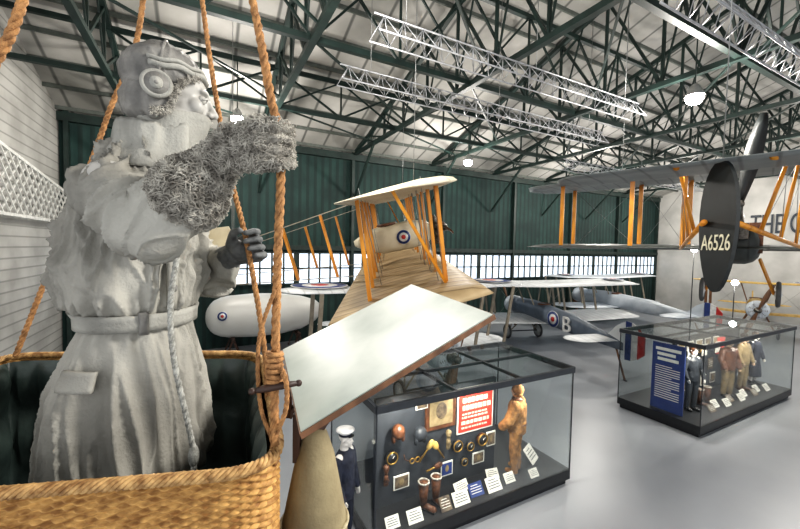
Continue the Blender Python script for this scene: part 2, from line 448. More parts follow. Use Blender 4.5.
for j in range(nv):
    z=BOT+(RIM-BOT)*j/(nv-1);row=j//sub
    prof_=pz[j%sub]
    for i in range(N):
        a=math.pi*stakes*i/N
        w_=math.sin(a+(math.pi if row%2 else 0))
        o_=.0050*w_*(.35+.65*prof_)+.0042*prof_
        vs.append(path[i]+nrm[i]*o_+V((0,0,z)))
for j in range(nv-1):
    for i in range(N):
        k=(i+1)%N;fs.append((j*N+i,j*N+k,(j+1)*N+k,(j+1)*N+i))
b.add(vs,fs,M['wicker'],True);part(bask,'wicker_wall',b)
b=B();rp=[path[i]+V((0,0,RIM+.0)) for i in range(N)]
turns=round(per/.06)
for st in range(5):
    pp=[]
    for i in range(N+1):
        k=i%N;ph=2*math.pi*(turns*i/N+st/5)
        pp.append(rp[k]+nrm[k]*(.010*math.cos(ph)+.003)+V((0,0,.0085*math.sin(ph))))
    b.tube(pp[::2]+[pp[0]],.0050,M['wickrim'],6)
part(bask,'plaited_rim',b)
b=B();rings=[]
npad=30;idx=list(range(0,N,4))
for z,dz in ((BOT+.03,0),(3.12,.5),(3.22,1),(3.32,.5),(3.36,0),(3.42,.6),(3.5,1),(3.58,.6),(3.62,0),(3.68,.7),(3.74,1),(3.79,.7),(3.815,0)):
    rr_=[]
    for i in idx:
        q=abs(math.sin(math.pi*npad*i/N))**.5
        rr_.append(path[i]-nrm[i]*(.022+.034*dz*q)+V((0,0,z)))
    rings.append(rr_)
b.loft(rings,M['liner'],caps=False);part(bask,'padded_leather_lining',b)
b=B();b.prism([p+V((0,0,BOT+.02)) for p in path[::8]],(0,0,.03),M['wood']);part(bask,'basket_floor',b)
# chart board
A_,B_,C_,D_=V((-.428,1.354,3.909)),V((.056,1.594,4.14)),V((.273,1.04,4.112)),V((-.212,.80,3.88))
nb=(B_-A_).cross(D_-A_).normalized()
if nb.z<0: nb=-nb
cb=thing('chart_table','square chart board with pale worn surface and brown wooden edge','chart table',((A_+C_)/2),FR)
b=B();b.prism([A_,B_,C_,D_],nb*.014,M['wood']);part(cb,'wooden_board',b)
def ins(k,h): 
    c_=(A_+B_+C_+D_)/4
    return [c_+(p-c_)*k+nb*h for p in (A_,B_,C_,D_)]
b=B();b.prism(ins(.985,.008),nb*.004,M['board']);part(cb,'chart_sheet',b,'pale stained chart sheet')
for s_ in (.3,.75):
    b=B();p=A_.lerp(D_,s_)-nb*.02; q=A_.lerp(D_,s_).lerp(B_.lerp(C_,s_),.28)-nb*.02
    lo=V((p.x+.0,p.y,3.74))
    b.beam(lo,q,.018,.018,M['darkwood']);b.beam(p,lo,.018,.018,M['darkwood'])
    part(cb,'bracket',b)
PCX,PCY=-.215,.96
pc=thing('parachute_container','tan canvas cone shaped parachute container hung outside the basket','parachute container',(PCX,PCY,3.05),FR)
b=B();b.lathe([(.005,.77),(.03,.76),(.05,.7),(.085,.52),(.1,.3),(.105,.05),(.09,0)],M['canvas'],c=(PCX,PCY,3.05));part(pc,'canvas_cone',b)
b=B();b.ring((PCX,PCY,3.05+.52),(0,0,1),.087,.005,M['ropepale']);part(pc,'lacing',b)
def ropething(pts,R,label,m,name='suspension_rope',extra=None):
    b=B();rope(b,pts,R,m)
    if extra: extra(b)
    return single(name,b,label,'rope',FR,group='basket ropes')
RING=V((-.73,1.1,6.4))
g1=V((-.282,.87,4.526))
def lash(b):
    for k in range(6): b.ring((-.287,.85,3.985+k*.013),(0.1*(k%2),.1,1),.015,.0065,M['rope'],20,6)
    rope(b,[(-.287,.85,4.04),(-.258,.835,4.0),(-.254,.83,3.93),(-.282,.84,3.86)],.006,M['rope'])
    rope(b,[(-.287,.85,4.2),(-.322,.845,4.08),(-.316,.84,3.93),(-.282,.84,3.84)],.005,M['rope'])
ropething([(-.28,.83,3.80),(-.287,.85,3.97),(-.287,.865,4.25),g1,(-.312,.88,4.66),(-.368,.90,4.92),RING],.0105,'thick tan hemp rope held by the gloved hand',M['rope'],extra=lash)
ropething([(-.40,1.12,3.83),(-.42,1.14,4.0),(-.475,1.15,4.30),(-.59,1.25,4.62),(-.70,1.3,5.2),RING],.0085,'tan hemp suspension rope tied to the basket side',M['rope'])
ropething([(-1.53,1.46,3.84),(-1.40,1.48,4.2),(-1.184,1.5,4.79),(-.993,1.45,5.27),RING],.010,'thick tan hemp suspension rope behind the observer',M['rope'])
ropething([(-1.12,.66,3.84),(-1.03,.75,4.3),(-.935,.85,4.675),(-.90,.90,4.88),(-.84,1.0,5.5),RING],.011,'thick tan hemp suspension rope at the basket corner',M['rope'])
b=B();b.ring(RING,(0,0,1),.12,.02,M['wood']);b.tube([RING,RING+V((0,0,5.6))],.008,M['wire'],6);single('suspension_ring',b,'wooden load ring hung on a steel cable','ring',FR)
b=B()
b.tube([(-.325,.822,3.972),(-.30,.83,3.975),(-.262,.84,3.98),(-.234,.848,3.982)],[.006,.009,.009,.006],M['darkwood'],10)
b.ell((-.328,.82,3.972),.008,M['darkwood']);b.ell((-.231,.85,3.982),.008,M['darkwood'])
single('wooden_toggle',b,'dark wooden toggle pushed through the rope lashing','toggle',FR)
# ---------------------------------------------------------------- figures
def headparts(b,m,ears=True):
    b.ell((-.012,0,.032),(.096,.075,.092),m);b.ell((.030,0,-.035),(.060,.056,.078),m)
    b.ell((.054,0,-.012),(.036,.046,.052),m);b.ell((.070,0,-.052),(.024,.032,.03),m)
    b.ell((.068,0,-.094),(.024,.026,.02),m);b.ell((.074,0,.028),(.02,.046,.014),m)
    b.cap((.086,0,.018),(.112,0,-.020),.0085,.0115,m,10);b.ell((.100,.011,-.026),.009,m);b.ell((.100,-.011,-.026),.009,m)
    for s in(-1,1):
        b.ell((.060,s*.036,-.02),(.026,.022,.026),m);b.ell((.02,s*.05,-.07),(.04,.014,.03),m)
        if ears:b.ell((-.005,s*.078,-.005),(.02,.01,.032),m,Rm=Matrix.Rotation(.25,3,'Y'))
    b.ell((.091,0,-.053),(.013,.023,.007),m,10,6);b.ell((.089,0,-.067),(.013,.02,.008),m,10,6)
    b.cap((-.015,0,-.07),(-.04,0,-.18),.052,.055,m)
def headdisp(Minv):
    def f(p):
        q=Minv@p;d=0
        for s in(-1,1):
            r2=((q-V((.090,s*.031,.005))).length/.016)**2
            if r2<12: d-=.012*math.exp(-r2)
        return d
    return f
def eyes(par,Mh,mw,mi):
    for s in(-1,1):
        b=B(Mh);b.ell((.075,s*.031,.004),.0125,mw,12,8);b.ell((.0855,s*.031,.004),(.003,.0055,.0055),mi,10,6)
        b.tube([(.078,s*.031-.016,.002),(.088,s*.031-.007,.010),(.089,s*.031+.004,.0105),(.08,s*.031+.016,.003)],.0028,mw,6)
        part(par,'eye',b)
def grip(b,c,axis,side,m,flip=1,R=.014,fr=.0098):
    c=V(c);axis=V(axis).normalized();u=V(side);u=(u-axis*u.dot(axis)).normalized();w=axis.cross(u)*flip
    def P(ang,rad,h):
        a=R_(ang);return c+(u*math.cos(a)+w*math.sin(a))*rad+axis*h
    wrist=c+u*.115
    for i in range(4):
        h=(1.5-i)*.0255;last=[205,222,210,180][i]
        kn=P(48,R+fr+.034,h*1.05)
        pts=[kn,P(88,R+fr+.018,h),P(140,R+fr+.004,h),P(last,R+fr+.001,h*.95)]
        b.chain(pts,[fr*1.22,fr*1.08,fr,fr*.85],m)
        b.cap(wrist+axis*h*.6,kn,.017,.0135,m)
    b.ell(c+u*.07+w*.006,(.034,.034,.034),m)
    b.chain([c+u*.085-w*.012+axis*.025,P(-18,R+.04,.045),P(-62,R+fr+.008,.05),P(-120,R+fr+.002,.048)],[.019,.0145,.0115,.0098],m)
    return wrist
FA=FR@T(-.775,1.10,3.05)@RZ(15)
av=thing('balloon_observer','person in long pale grey coat and flying helmet gripping rope','person',(0,0,0),FA)
sh={-1:V((.0,-.180,1.40)),1:V((.0,.180,1.40))}
ha={-1:V((.418,-.351,1.476)),1:V((.308,-.033,1.25))}
el={-1:V((.14,-.30,1.275)),1:V((.14,.24,1.14))}
ax={-1:V((-.05,0,1)),1:V((-.3,0.1,1))}
Mh=T(.088,.0,1.688)@RZ(14)@RY(7)@Matrix.Scale(1.05,4)
wr={}
for s in(-1,1):
    d=(el[s]-ha[s]);wr[s]=ha[s]+(d-ax[s].normalized()*d.dot(ax[s].normalized())).normalized()*.115
b=B()
b.T=Mh;headparts(b,M['face'],False);b.T=None
b.cap((0.035,0,1.53),(0,0,1.40),.055,.075,M['face'])
b.cap((0,-.13,1.36),(0,.13,1.36),.065,.065,M['face']);b.cap((0,0,1.3),(0,0,1.0),.11,.11,M['face'],18)
for s in(-1,1):
    b.chain([(0,s*.08,.95),(.02,s*.095,.5),(-.01,s*.11,.1)],[.08,.06,.05],M['face']);b.cap((-.03,s*.11,.06),(.14,s*.12,.05),.05,.042,M['face'])
    b.chain([sh[s],el[s],wr[s]],[.055,.042,.032],M['face'])
partmesh(av,'body',solid(b,'body',.0042,1,headdisp(Mh.inverted())),'grey painted mannequin body and face')
eyes(av,Mh,M['face'],M['helm'])
b=B()
for s in(-1,1): b.chain([(0,s*.075,.86),(.02,s*.09,.5),(-.01,s*.11,.14)],[.08,.074,.07],M['trouser'])
part(av,'trousers',b)
for s in(-1,1):
    b=B();b.cap((-.01,s*.11,.3),(-.01,s*.11,.08),.075,.065,M['leather']);b.cap((-.03,s*.11,.07),(.15,s*.12,.055),.065,.052,M['leather']);part(av,'boot',b)
def ring(cx,cy,z,hx,hy,n=40,back=0):
    o=[]
    for j in range(n):
        a=2*math.pi*j/n;x=math.cos(a);y=math.sin(a)
        k=1+(back if x<0 else 0)*abs(x)
        o.append(V((cx+hx*x*k,cy+hy*y,z)))
    return o
prof=[(.58,-.035,.205,.215,.06),(.72,-.03,.193,.204,.05),(.85,-.02,.176,.190,.03),(.96,-.005,.152,.173,0),(1.02,0,.132,.160,0),(1.05,0,.134,.162,0),
 (1.085,-.005,.150,.175,.08),(1.15,-.008,.158,.187,.12),(1.25,-.003,.150,.186,.10),(1.34,0,.132,.185,.08),(1.40,0,.116,.177,.06),(1.445,.005,.098,.145,0),(1.49,.015,.084,.10,0),(1.52,.025,.074,.08,0)]
def pint(z):
    if z<=prof[0][0]: return prof[0][1:]
    for a,c in zip(prof,prof[1:]):
        if z<=c[0]:
            t=(z-a[0])/(c[0]-a[0]);return tuple(a[i]+(c[i]-a[i])*t for i in range(1,5))
    return prof[-1][1:]
b=B()
b.loft([ring(c,0,z,hx,hy,44,bk) for z,c,hx,hy,bk in prof],M['coat'])
for s in(-1,1):
    e=el[s];w_=e.lerp(wr[s],.42 if s<0 else .6)
    b.chain([sh[s]+V((0,-s*.02,-.02)),sh[s].lerp(e,.5)+V((0,0,-.005)),e,w_],[.074,.072,.070,.064 if s<0 else .060],M['coat'],18)
def ridge(n,w=2.6):
    a=max(0,1-abs(n)*w);return a*a
def sharp(n,w=3.2):
    a=max(0,1-abs(n)*w);return a*a*a
def coatfold(p):
    ang=math.atan2(p.y,p.x);z=p.z;d=0
    cx,hx,hy,bk=pint(z)
    v=((p.x-cx)/(hx*1.2))**2+(p.y/(hy*1.12))**2
    wt=max(0,min(1,(1.7-v)/.6)) if z>1.1 else 1
    if wt>0:
        if z<1.03:
            am=min(1,(1.04-z)/.2)
            q=V((math.cos(ang)*2.6,math.sin(ang)*2.6,z*1.0))
            d+=wt*(.034*am*noise.noise(q)+.022*am*sharp(noise.noise(V((math.cos(ang)*2.8+z*1.2+3,math.sin(ang)*2.8,z*1.3))),2.8))
            d+=.012*am*sharp(noise.noise(V((math.cos(ang)*3.4+z*3,math.sin(ang)*3.4,z*3.2+9))),3)
            d+=.005*math.exp(-((z-1.0)/.04)**2)*math.sin(26*ang+4*noise.noise(p*4))
        else:
            am=min(1,(z-1.03)/.06)*wt
            q=V((math.cos(ang)*2.2+z*2.6,math.sin(ang)*2.2,z*2.2-ang*.5))
            d+=am*.026*sharp(noise.noise(q),2.6)
            q=V((math.cos(ang)*3.6-z*2.2,math.sin(ang)*3.6,z*2.4+7))
            d+=am*.020*sharp(noise.noise(q),3.0)
            q=V((math.cos(ang)*5+z*5,math.sin(ang)*5,z*5+2))
            d+=am*.010*sharp(noise.noise(q),3.2)
            d+=.006*math.exp(-((z-1.075)/.045)**2)*math.sin(28*ang+4*noise.noise(p*4))
    if wt<1:
        s=-1 if p.y<0 else 1
        t_=(p-sh[s]).length
        q=V((t_*15+p.z*3,p.x*4,p.z*4+p.y*4))
        d+=(1-wt)*.024*sharp(noise.noise(q),2.8)*min(1,t_/.10)
        q=V((t_*26-p.z*5,p.x*7,p.z*7+p.y*5))
        d+=(1-wt)*.012*sharp(noise.noise(q),3.2)*min(1,t_/.10)
    d+=.0015*noise.noise(p*24)
    return d-.005
partmesh(av,'coat',solid(b,'coat',.0048,2,coatfold))
def conf(b,z0,z1,a0,a1,off,th,m,na=14,nz=6):
    """cloth piece following the coat surface"""
    rings=[]
    for k in range(nz+1):
        z=z0+(z1-z0)*k/nz;cx,hx,hy,bk=pint(z);inn_=[];out=[]
        for j in range(na+1):
            a=R_(a0+(a1-a0)*j/na);x=math.cos(a);y=math.sin(a);kk=1+(bk if x<0 else 0)*abs(x)
            e=0 if (j in(0,na)) else 1
            base=V((cx+hx*x*kk,hy*y,z));nn=V((x/hx,y/hy,0)).normalized()
            inn_.append(base+nn*(off-.006));out.append(base+nn*(off+th*(.6+.4*e)))
        rings.append(out+inn_[::-1])
    b.loft(rings,m)
b=B();conf(b,1.018,1.062,-180,180,.008,.008,M['collar'],60,3);part(av,'belt',b)
b=B();conf(b,1.010,1.070,-68,-60,.016,.005,M['helm'],4,2);part(av,'belt_buckle',b)
b=B();conf(b,.88,.93,-122,-94,.022,.007,M['coat']);part(av,'pocket_flap',b)
b=B();conf(b,1.07,1.46,-44,-36,.014,.007,M['coat'],4,16);part(av,'coat_placket',b)
b=B();conf(b,1.25,1.31,-86,-58,.014,.008,M['coat'],8,3);part(av,'breast_pocket_flap',b)
b=B()
CX=.048
cr=[(1.435,.104,.134),(1.470,.090,.104),(1.512,.080,.080),(1.556,.083,.074),(1.582,.089,.077),(1.589,.094,.082),(1.577,.099,.088),(1.530,.105,.096),(1.492,.118,.120),(1.462,.134,.148),(1.455,.130,.143)]
rings=[]
n=96
for k,(z,r0,r1) in enumerate(cr):
    ring_=[]
    for j in range(n):
        a=2*math.pi*(j/n);x=math.cos(a);y=math.sin(a)
        cx_=CX-.03*(1-min(1,(z-1.435)/.1))
        wv=.010*noise.noise(V((x*1.8+z*3,y*1.8,z*5)))+.012*ridge(noise.noise(V((x*2.4+z*6,y*2.4,z*4+5))),3)
        top=.5*(1+math.tanh((z-1.52)*30))
        aa=a-2*math.pi if a>math.pi else a
        peak=math.exp(-((aa+.62)/.22)**2)+math.exp(-((aa-.62)/.22)**2)
        slit=math.exp(-((aa+.35)/.08)**2)
        rr0=r0+wv+.016*peak*top-.020*slit
        ring_.append(V((cx_+x*rr0,y*(r1+wv+.014*peak*top-.018*slit)*.92,z+(.012*max(0,-x)+.004*math.sin(3*a+1)-.030*max(0,x)**6+.022*peak)*top)))
    rings.append(ring_)
b.loft(rings,M['collar'],caps=False);part(av,'raised_collar',b)
b=B(Mh)
rings=[]
for k,(z,r0,r1) in enumerate([(-.15,.070,.066),(-.12,.082,.068),(-.09,.090,.067),(-.064,.097,.067),(-.050,.100,.067),(-.048,.094,.062)]):
    ring_=[]
    for j in range(48):
        a=2*math.pi*j/48;x=math.cos(a);y=math.sin(a)
        ring_.append(V((.010+x*(r0+.0035*math.sin(6*a+k*1.6)),y*(r1+.003*math.sin(5*a+k)),z+.010*max(0,x)+.003*math.sin(4*a+k))))
    rings.append(ring_)
b.loft(rings,M['collar'],caps=False);part(av,'scarf',b)
b=B();b.beam((.01,-.095,1.468),(.0,-.195,1.442),.045,.010,M['coat']);b.ell((.0,-.115,1.475),(.009,.009,.005),M['helm']);part(av,'shoulder_strap',b)
for k,z in enumerate((1.38,1.25,1.13)):
    cx,hx,hy,bk=pint(z);a=R_(-40);b=B();b.ell((cx+(hx+.022)*math.cos(a),(hy+.022)*math.sin(a),z),(.010,.010,.012),M['helm'],12,6);part(av,'coat_button',b)
b=B();rope(b,[(.135,-.08,1.47),(.15,-.13,1.38),(.15,-.16,1.25),(.134,-.174,1.1),(.142,-.18,.95),(.175,-.186,.78),(.19,-.188,.70)],.0075,M['cord'])
b.ell((.19,-.188,.685),(.014,.014,.03),M['cord'])
for k in range(8): b.tube([(.19,-.188,.68),(.19+.012*math.cos(k),-.188+.012*math.sin(k),.61)],.003,M['cord'],5)
part(av,'neck_cord',b)
b=B(Mh);mh=M['helm']
b.ell((-.026,0,.044),(.101,.085,.092),mh,20,12)
b.ell((-.05,0,-.03),(.066,.074,.075),mh)
for s in(-1,1): b.ell((-.028,s*.062,-.03),(.036,.025,.062),mh)
def hd(p):
    q=Mh.inverted()@p
    return .004*noise.noise(p*26)+.004*ridge(noise.noise(V((q.x*30,q.y*14,q.z*16))),3)+(.0025 if abs(q.y)<.006 else 0)
hm=partmesh(av,'flying_helmet',solid(b,'flying_helmet',.0042,2,hd))
b=B(Mh)
pts=[]
for k in range(41):
    a=-1.9+3.8*k/40;pts.append(V((-.020+.100*math.cos(a),.086*math.sin(a),.064-.03*(1-math.cos(a))*.5+.003*math.sin(9*a))))
b.tube(pts,.008,M['collar'],8);b.tube([p+V((-.005,0,.014)) for p in pts],.006,M['collar'],8)
part(hm,'helmet_brim',b)
def tuft(b,p,nn,L_,m,th=.0018):
    td=V((random.uniform(-1,1),random.uniform(-1,1),random.uniform(-1,.6)));td=(td-nn*td.dot(nn)).normalized()
    b.tube([p-nn*.001,p+nn*L_*.55+td*L_*.25,p+nn*L_*.7+td*L_*.75,p+td*L_*.95+nn*L_*.4],[th,th*.9,th*.75,th*.3],m,4,False)
b=B(Mh)
for s in(-1,1):
    pth=spline([V((.056,s*.058,.050)),V((.026,s*.078,.02)),V((.010,s*.082,-.03)),V((.002,s*.080,-.062)),V((-.03,s*.084,-.078))],.004)
    for i in range(560):
        p=random.choice(pth)+V((random.uniform(-.008,.008),0,random.uniform(-.008,.008)))
        tuft(b,p,V((.3,s*.9,.1)).normalized(),random.uniform(.006,.011),M['fur'],.0012)
part(hm,'helmet_fur_trim',b,kind='stuff')
for s in(-1,1):
    b=B(Mh);c_=V((-.028,s*.088,-.008));nn=(0.1,s,0)
    b.disc(c_,nn,.029,M['helm'],.014);b.ring(c_+V((0,s*.008,0)),nn,.030,.007,M['collar']);b.disc(c_+V((0,s*.014,0)),nn,.015,M['collar'],.005);b.ell(c_+V((0,s*.018,0)),.005,M['helm'])
    part(hm,'earphone',b)
b=B(Mh);pts=[]
for k in range(25):
    a=math.pi*k/24;pts.append(V((-.028,.092*math.cos(a),-.0+.142*math.sin(a))))
b.tube(pts,.005,M['helm'],6);part(hm,'headset_band',b)
for s,m_ in((-1,M['fur']),(1,M['glove'])):
    b=B();fl=1 if s<0 else -1
    w0=grip(b,ha[s],ax[s],el[s]-ha[s],m_,fl)
    e=el[s]
    if s<0: b.chain([w0,w0.lerp(e,.22),w0.lerp(e,.40),w0.lerp(e,.54)],[.030,.040,.056,.072],m_,16)
    else: b.chain([w0,w0.lerp(e,.35),w0.lerp(e,.6)],[.036,.05,.064],m_,16)
    gm=solid(b,'glove',.0030,1)
    g=partmesh(av,'glove',gm,'shaggy grey fur gauntlet glove' if s<0 else 'dark grey leather glove')
    if s<0:
        b=B();off=ORI[g]
        polys=[p for p in gm.polygons];areas=[p.area for p in polys]
        for p in random.choices(polys,weights=areas,k=13500):
            c_=p.center+off;nn=p.normal
            far=(c_-ha[s]).length
            if far<.055 and random.random()<.45: continue
            k_=1 if far>.105 else (.65 if far>.06 else .30)
            tuft(b,c_,nn,random.uniform(.010,.026)*k_,M['fur'],.0013 if far>.06 else .0009)
        part(g,'fur_pile',b,kind='stuff')
# --- display mannequins
def person(name,label,frame,H,mats,hat=None,arms=None,bulky=.0,skirt=False,group=None):
    s0=H/1.78;fr_=frame@Matrix.Scale(s0,4)
    t=thing(name,label,'person' if name=='person' else 'mannequin',(0,0,0),fr_,group)
    skin,top,leg,shoe=mats
    arms=arms or {-1:((.02,-.27,1.13),(.12,-.25,.90)),1:((.02,.27,1.13),(.12,.25,.90))}
    Mh_=T(.02,0,1.645)
    b=B(Mh_);headparts(b,skin);b.T=None
    b.cap((0,0,1.53),(0,0,1.42),.052,.065,skin);b.cap((0,-.15,1.41),(0,.15,1.41),.06,.06,skin);b.cap((0,0,1.32),(0,0,1.02),.125,.13,skin,16)
    for s in(-1,1):
        b.chain([(0,s*.09,.93),(.02,s*.1,.5),(-.01,s*.105,.09)],[.085,.058,.042],skin);b.cap((-.03,s*.105,.05),(.12,s*.12,.04),.045,.034,skin)
        e,h=V(arms[s][0]),V(arms[s][1]);b.chain([(0,s*.19,1.40),e,h],[.05,.04,.03],skin)
        d=(h-e).normalized();up=V((0,s,0)).cross(d).normalized()
        b.ell(h+d*.045,(.03,.03,.03),skin)
        for k in range(4):
            o_=up*(.027-.018*k);b.chain([h+d*.05+o_,h+d*(.085+.006*(k in(1,2)))+o_-V((0,s*.006,0)),h+d*(.112+.008*(k in(1,2)))+o_-V((0,s*.02,0))],[.0105,.0095,.008],skin,8)
        b.chain([h+d*.02+up*.025,h+d*.055+up*.05,h+d*.08+up*.055],[.012,.010,.008],skin,8)
    partmesh(t,'body',solid(b,'body',.009,2,headdisp(Mh_.inverted())))
    eyes(t,Mh_,M['plainwhite'],M['black'])
    b=B();k=bulky
    b.loft([ring(0,0,z,hx+k,hy+k,24) for z,hx,hy in ((.82,.14,.17),(.95,.145,.18),(1.08,.135,.165),(1.25,.145,.185),(1.38,.13,.2),(1.44,.1,.15),(1.49,.07,.08))],top)
    for s in(-1,1):
        e,h=V(arms[s][0]),V(arms[s][1]);b.chain([(0,s*.18,1.385),e,h],[.072+k,.062+k,.05+k],top)
    partmesh(t,'jacket',solid(b,'jacket',.012,2,lambda p:.006*noise.noise(p*14)+.004*noise.noise(p*30)))
    b=B();lk=k*.4;so=.02 if k>.03 else 0
    if skirt: b.loft([ring(0,0,z,hx,hy,24) for z,hx,hy in ((.3,.2,.24),(.6,.18,.21),(.9,.14,.17),(1.0,.13,.16))],leg)
    else:
        for s in(-1,1): b.chain([(0,s*(.085+so),.94),(.02,s*(.1+so),.5),(-.01,s*.105,.12)],[.10+lk,.075+lk,.06+lk],leg)
        b.ell((0,0,.92),(.13+k,.17+k,.11),leg)
    partmesh(t,'skirt' if skirt else 'trousers',solid(b,'trousers',.013,2,lambda p:.005*noise.noise(p*14)))
    for s in(-1,1):
        b=B();b.cap((-.02,s*.105,.12),(-.02,s*.105,.06),.058,.055,shoe);b.cap((-.03,s*.105,.052),(.14,s*.12,.042),.052,.042,shoe);part(t,'boot',b)
    if bulky>.03:
        b=B();b.ring((0,0,1.49),(0,0,1),.085,.035,M['leather'],24,8);part(t,'fur_collar',b)
        b=B();b.ring((0,0,1.02),(0,0,1),.185,.012,M['leather'],28,6);part(t,'belt',b)
    if hat:
        b=B(Mh_)
        if hat=='cap':
            b.lathe([(.085,.06),(.088,.085),(.125,.115),(.13,.125),(.1,.14),(.02,.145)],M['plainwhite'],c=(-.01,0,0));b.lathe([(.09,.05),(.091,.08)],M['navy'],c=(-.008,0,0));b.ell((.085,0,.05),(.035,.06,.006),M['black'])
            part(t,'peaked_cap',b)
        elif hat in('helmet','fur'):
            hm_=M['leather'] if hat=='helmet' else M['khaki'];g_=1 if hat=='helmet' else 1.14
            b.ell((-.02,0,.04),(.105*g_,.09*g_,.098*g_),hm_);b.ell((-.04,0,-.04),(.07*g_,.082*g_,.07*g_),hm_);b.cap((.0,-.08,-.03),(.03,-.06,-.1),.02*g_,.014*g_,hm_);b.cap((.0,.08,-.03),(.03,.06,-.1),.02*g_,.014*g_,hm_)
            part(t,'flying_helmet',b)
            b=B(Mh_);b.ring((.09,.032,.05),(1,.2,.2),.026,.007,M['black']);b.ring((.09,-.032,.05),(1,-.2,.2),.026,.007,M['black']);part(t,'goggles',b)
        elif hat=='hair':
            b.ell((-.025,0,.045),(.1,.086,.095),M['hair']);b.ell((-.06,0,-.02),(.055,.075,.07),M['hair']);part(t,'hair',b)
    return t
# ---------------------------------------------------------------- display cases
def case(x0,x1,y0,y1,h,pl,label,panel):
    cx,cy=(x0+x1)/2,(y0+y1)/2
    t=thing('display_case',label,'display case',(cx,cy,0))
    b=B();b.box((cx,cy,.05),(x1-x0-.1,y1-y0-.1,.1),M['black']);b.box((cx,cy,.1+(pl-.1)/2),(x1-x0,y1-y0,pl-.1),M['black']);part(t,'plinth',b)
    b=B();w=.05
    for z in (h-.05,):
        for p,q in (((x0,y0,z),(x1,y0,z)),((x0,y1,z),(x1,y1,z)),((x0,y0,z),(x0,y1,z)),((x1,y0,z),(x1,y1,z))): b.beam(p,q,w,.1,M['dark'])
    nx=3
    for i in range(1,nx): xx=x0+(x1-x0)*i/nx;b.beam((xx,y0,h-.02),(xx,y1,h-.02),.04,.05,M['dark'])
    b.beam((x0,(y0+y1)/2,h-.02),(x1,(y0+y1)/2,h-.02),.04,.05,M['dark'])
    part(t,'top_frame',b)
    b=B();b.box((cx,cy,h+.005),(x1-x0-.02,y1-y0-.02,.01),M['glass']);part(t,'glass_top',b)
    for (p,d) in (((cx,y0+.01),(x1-x0,.012)),((cx,y1-.01),(x1-x0,.012)),((x0+.01,cy),(.012,y1-y0)),((x1-.01,cy),(.012,y1-y0))):
        b=B();b.box((p[0],p[1],(h-.1+pl)/2),(d[0],d[1],h-.1-pl),M['glass']);part(t,'glass_pane',b)
    for p in ((x0+.01,y0+.01),(x1-.01,y0+.01),(x0+.01,y1-.01),(x1-.01,y1-.01)):
        b=B();b.box((p[0],p[1],(h+pl)/2-.03),(.018,.018,h-pl-.06),M['dark']);part(t,'corner_post',b)
    b=B();px0,px1,py,m_=panel;b.box(((px0+px1)/2,py,pl+.86),(px1-px0,.06,1.72),m_);part(t,'display_panel',b,'dark upright display panel')
    k=int((x1-x0)/1.2)
    for i in range(k):
        xx=x0+(x1-x0)*(i+.5)/k;b=B();b.cyl((xx,y0+.09,h-.12),(xx,y0+.09,h-.06),.03,M['lampmetal'],n=12);part(t,'added_case_spotlight',b)  # fittings and spots added to brighten the dark case interior
        l=bpy.data.lights.new('case_fill_light','SPOT');l.energy=92;l.spot_size=2.2;l.spot_blend=.6;l.shadow_soft_size=.05;l.color=(1,.93,.82)
        o=bpy.data.objects.new('case_fill_light',l);link(o);o.parent=t;o.location=V((xx-cx,y0+.09-cy,h-.14));o.rotation_euler=(R_(28),0,0)
    return t
case(2.02,5.98,4.385,6.34,2.2,.28,'long glass display case with black plinth holding flying clothing',(2.3,4.7,5.05,M['panelgrey']))
PY=5.01
b=B();b.box((4.22,PY-.005,1.52),(.8,.015,.8),M['paper']);b.box((4.22,PY-.015,1.52),(.74,.012,.74),M['oldred'])
for k,(z,hh) in enumerate(((1.82,.045),(1.70,.085),(1.57,.085),(1.46,.03),(1.40,.03),(1.31,.06),(1.22,.03))):
    x=3.90+random.uniform(0,.03)
    while x<4.48:
        w=random.uniform(.05,.09) if hh>.05 else random.uniform(.03,.07);b.box((x+w/2,PY-.022,z),(w,.004,hh),M['postertext']);x+=w+.02
single('recruiting_poster',b,'red printed poster with white border on the black panel','poster')
b=B();b.box((3.48,PY-.01,1.6),(.6,.03,.56),M['leather']);b.box((3.48,PY-.03,1.6),(.46,.01,.42),M['tan']);b.ell((3.48,PY-.03,1.63),(.12,.015,.15),M['photo']);single('framed_photograph',b,'brown framed portrait photograph on the black panel','picture frame')
def goggles(x,y,z):
    b=B();b.ring((x-.05,y,z),(0,1,0),.04,.01,M['brass']);b.ring((x+.05,y,z),(0,1,0),.04,.01,M['brass']);b.tube([(x-.09,y,z),(x-.18,y+.01,z+.05),(x-.2,y,z+.14)],.008,M['leather'],6);b.tube([(x+.09,y,z),(x+.17,y,z+.07)],.008,M['leather'],6)
    single('flying_goggles',b,'brass rimmed flying goggles with leather strap','goggles')
def helmetobj(x,y,z,m):
    b=B();b.ell((x,y,z),(.11,.1,.12),m);b.ell((x-.08,y,z-.1),(.03,.05,.07),m);b.ell((x+.08,y,z-.1),(.03,.05,.07),m);b.ring((x,y-.02,z-.02),(0,1,.2),.085,.012,m)
    single('leather_flying_helmet',b,'leather flying helmet with ear flaps in the glass case','helmet')
def card(x,y,z,w=.25,h=.18,tilt=-35,m=None,yaw=0):
    Mx=T(x,y,z)@RZ(yaw)@RX(tilt);b=B(Mx);b.box((0,0,h/2),(w,.01,h),m or M['paper'])
    for k in range(4): b.box((-w*.06*(k==0),-.007,h*(.8-.18*k)),(w*(.75 if k else .5),.003,h*.05),M['ink'] if m is None else M['paper'])
    single('caption_card',b,'small printed caption card propped in the display case','card',group='caption cards')
def picture(x,y,z,w,h,m=None):
    b=B();b.box((x,y,z),(w,.02,h),M['paper']);b.box((x,y-.012,z),(w*.84,.006,h*.82),m or M['photo']);b.ell((x,y-.014,z+.02*h),(w*.16,.004,h*.26),M['tan'])
    single('mounted_photograph',b,'old sepia photograph mounted on the display panel','photograph',group='mounted photographs')
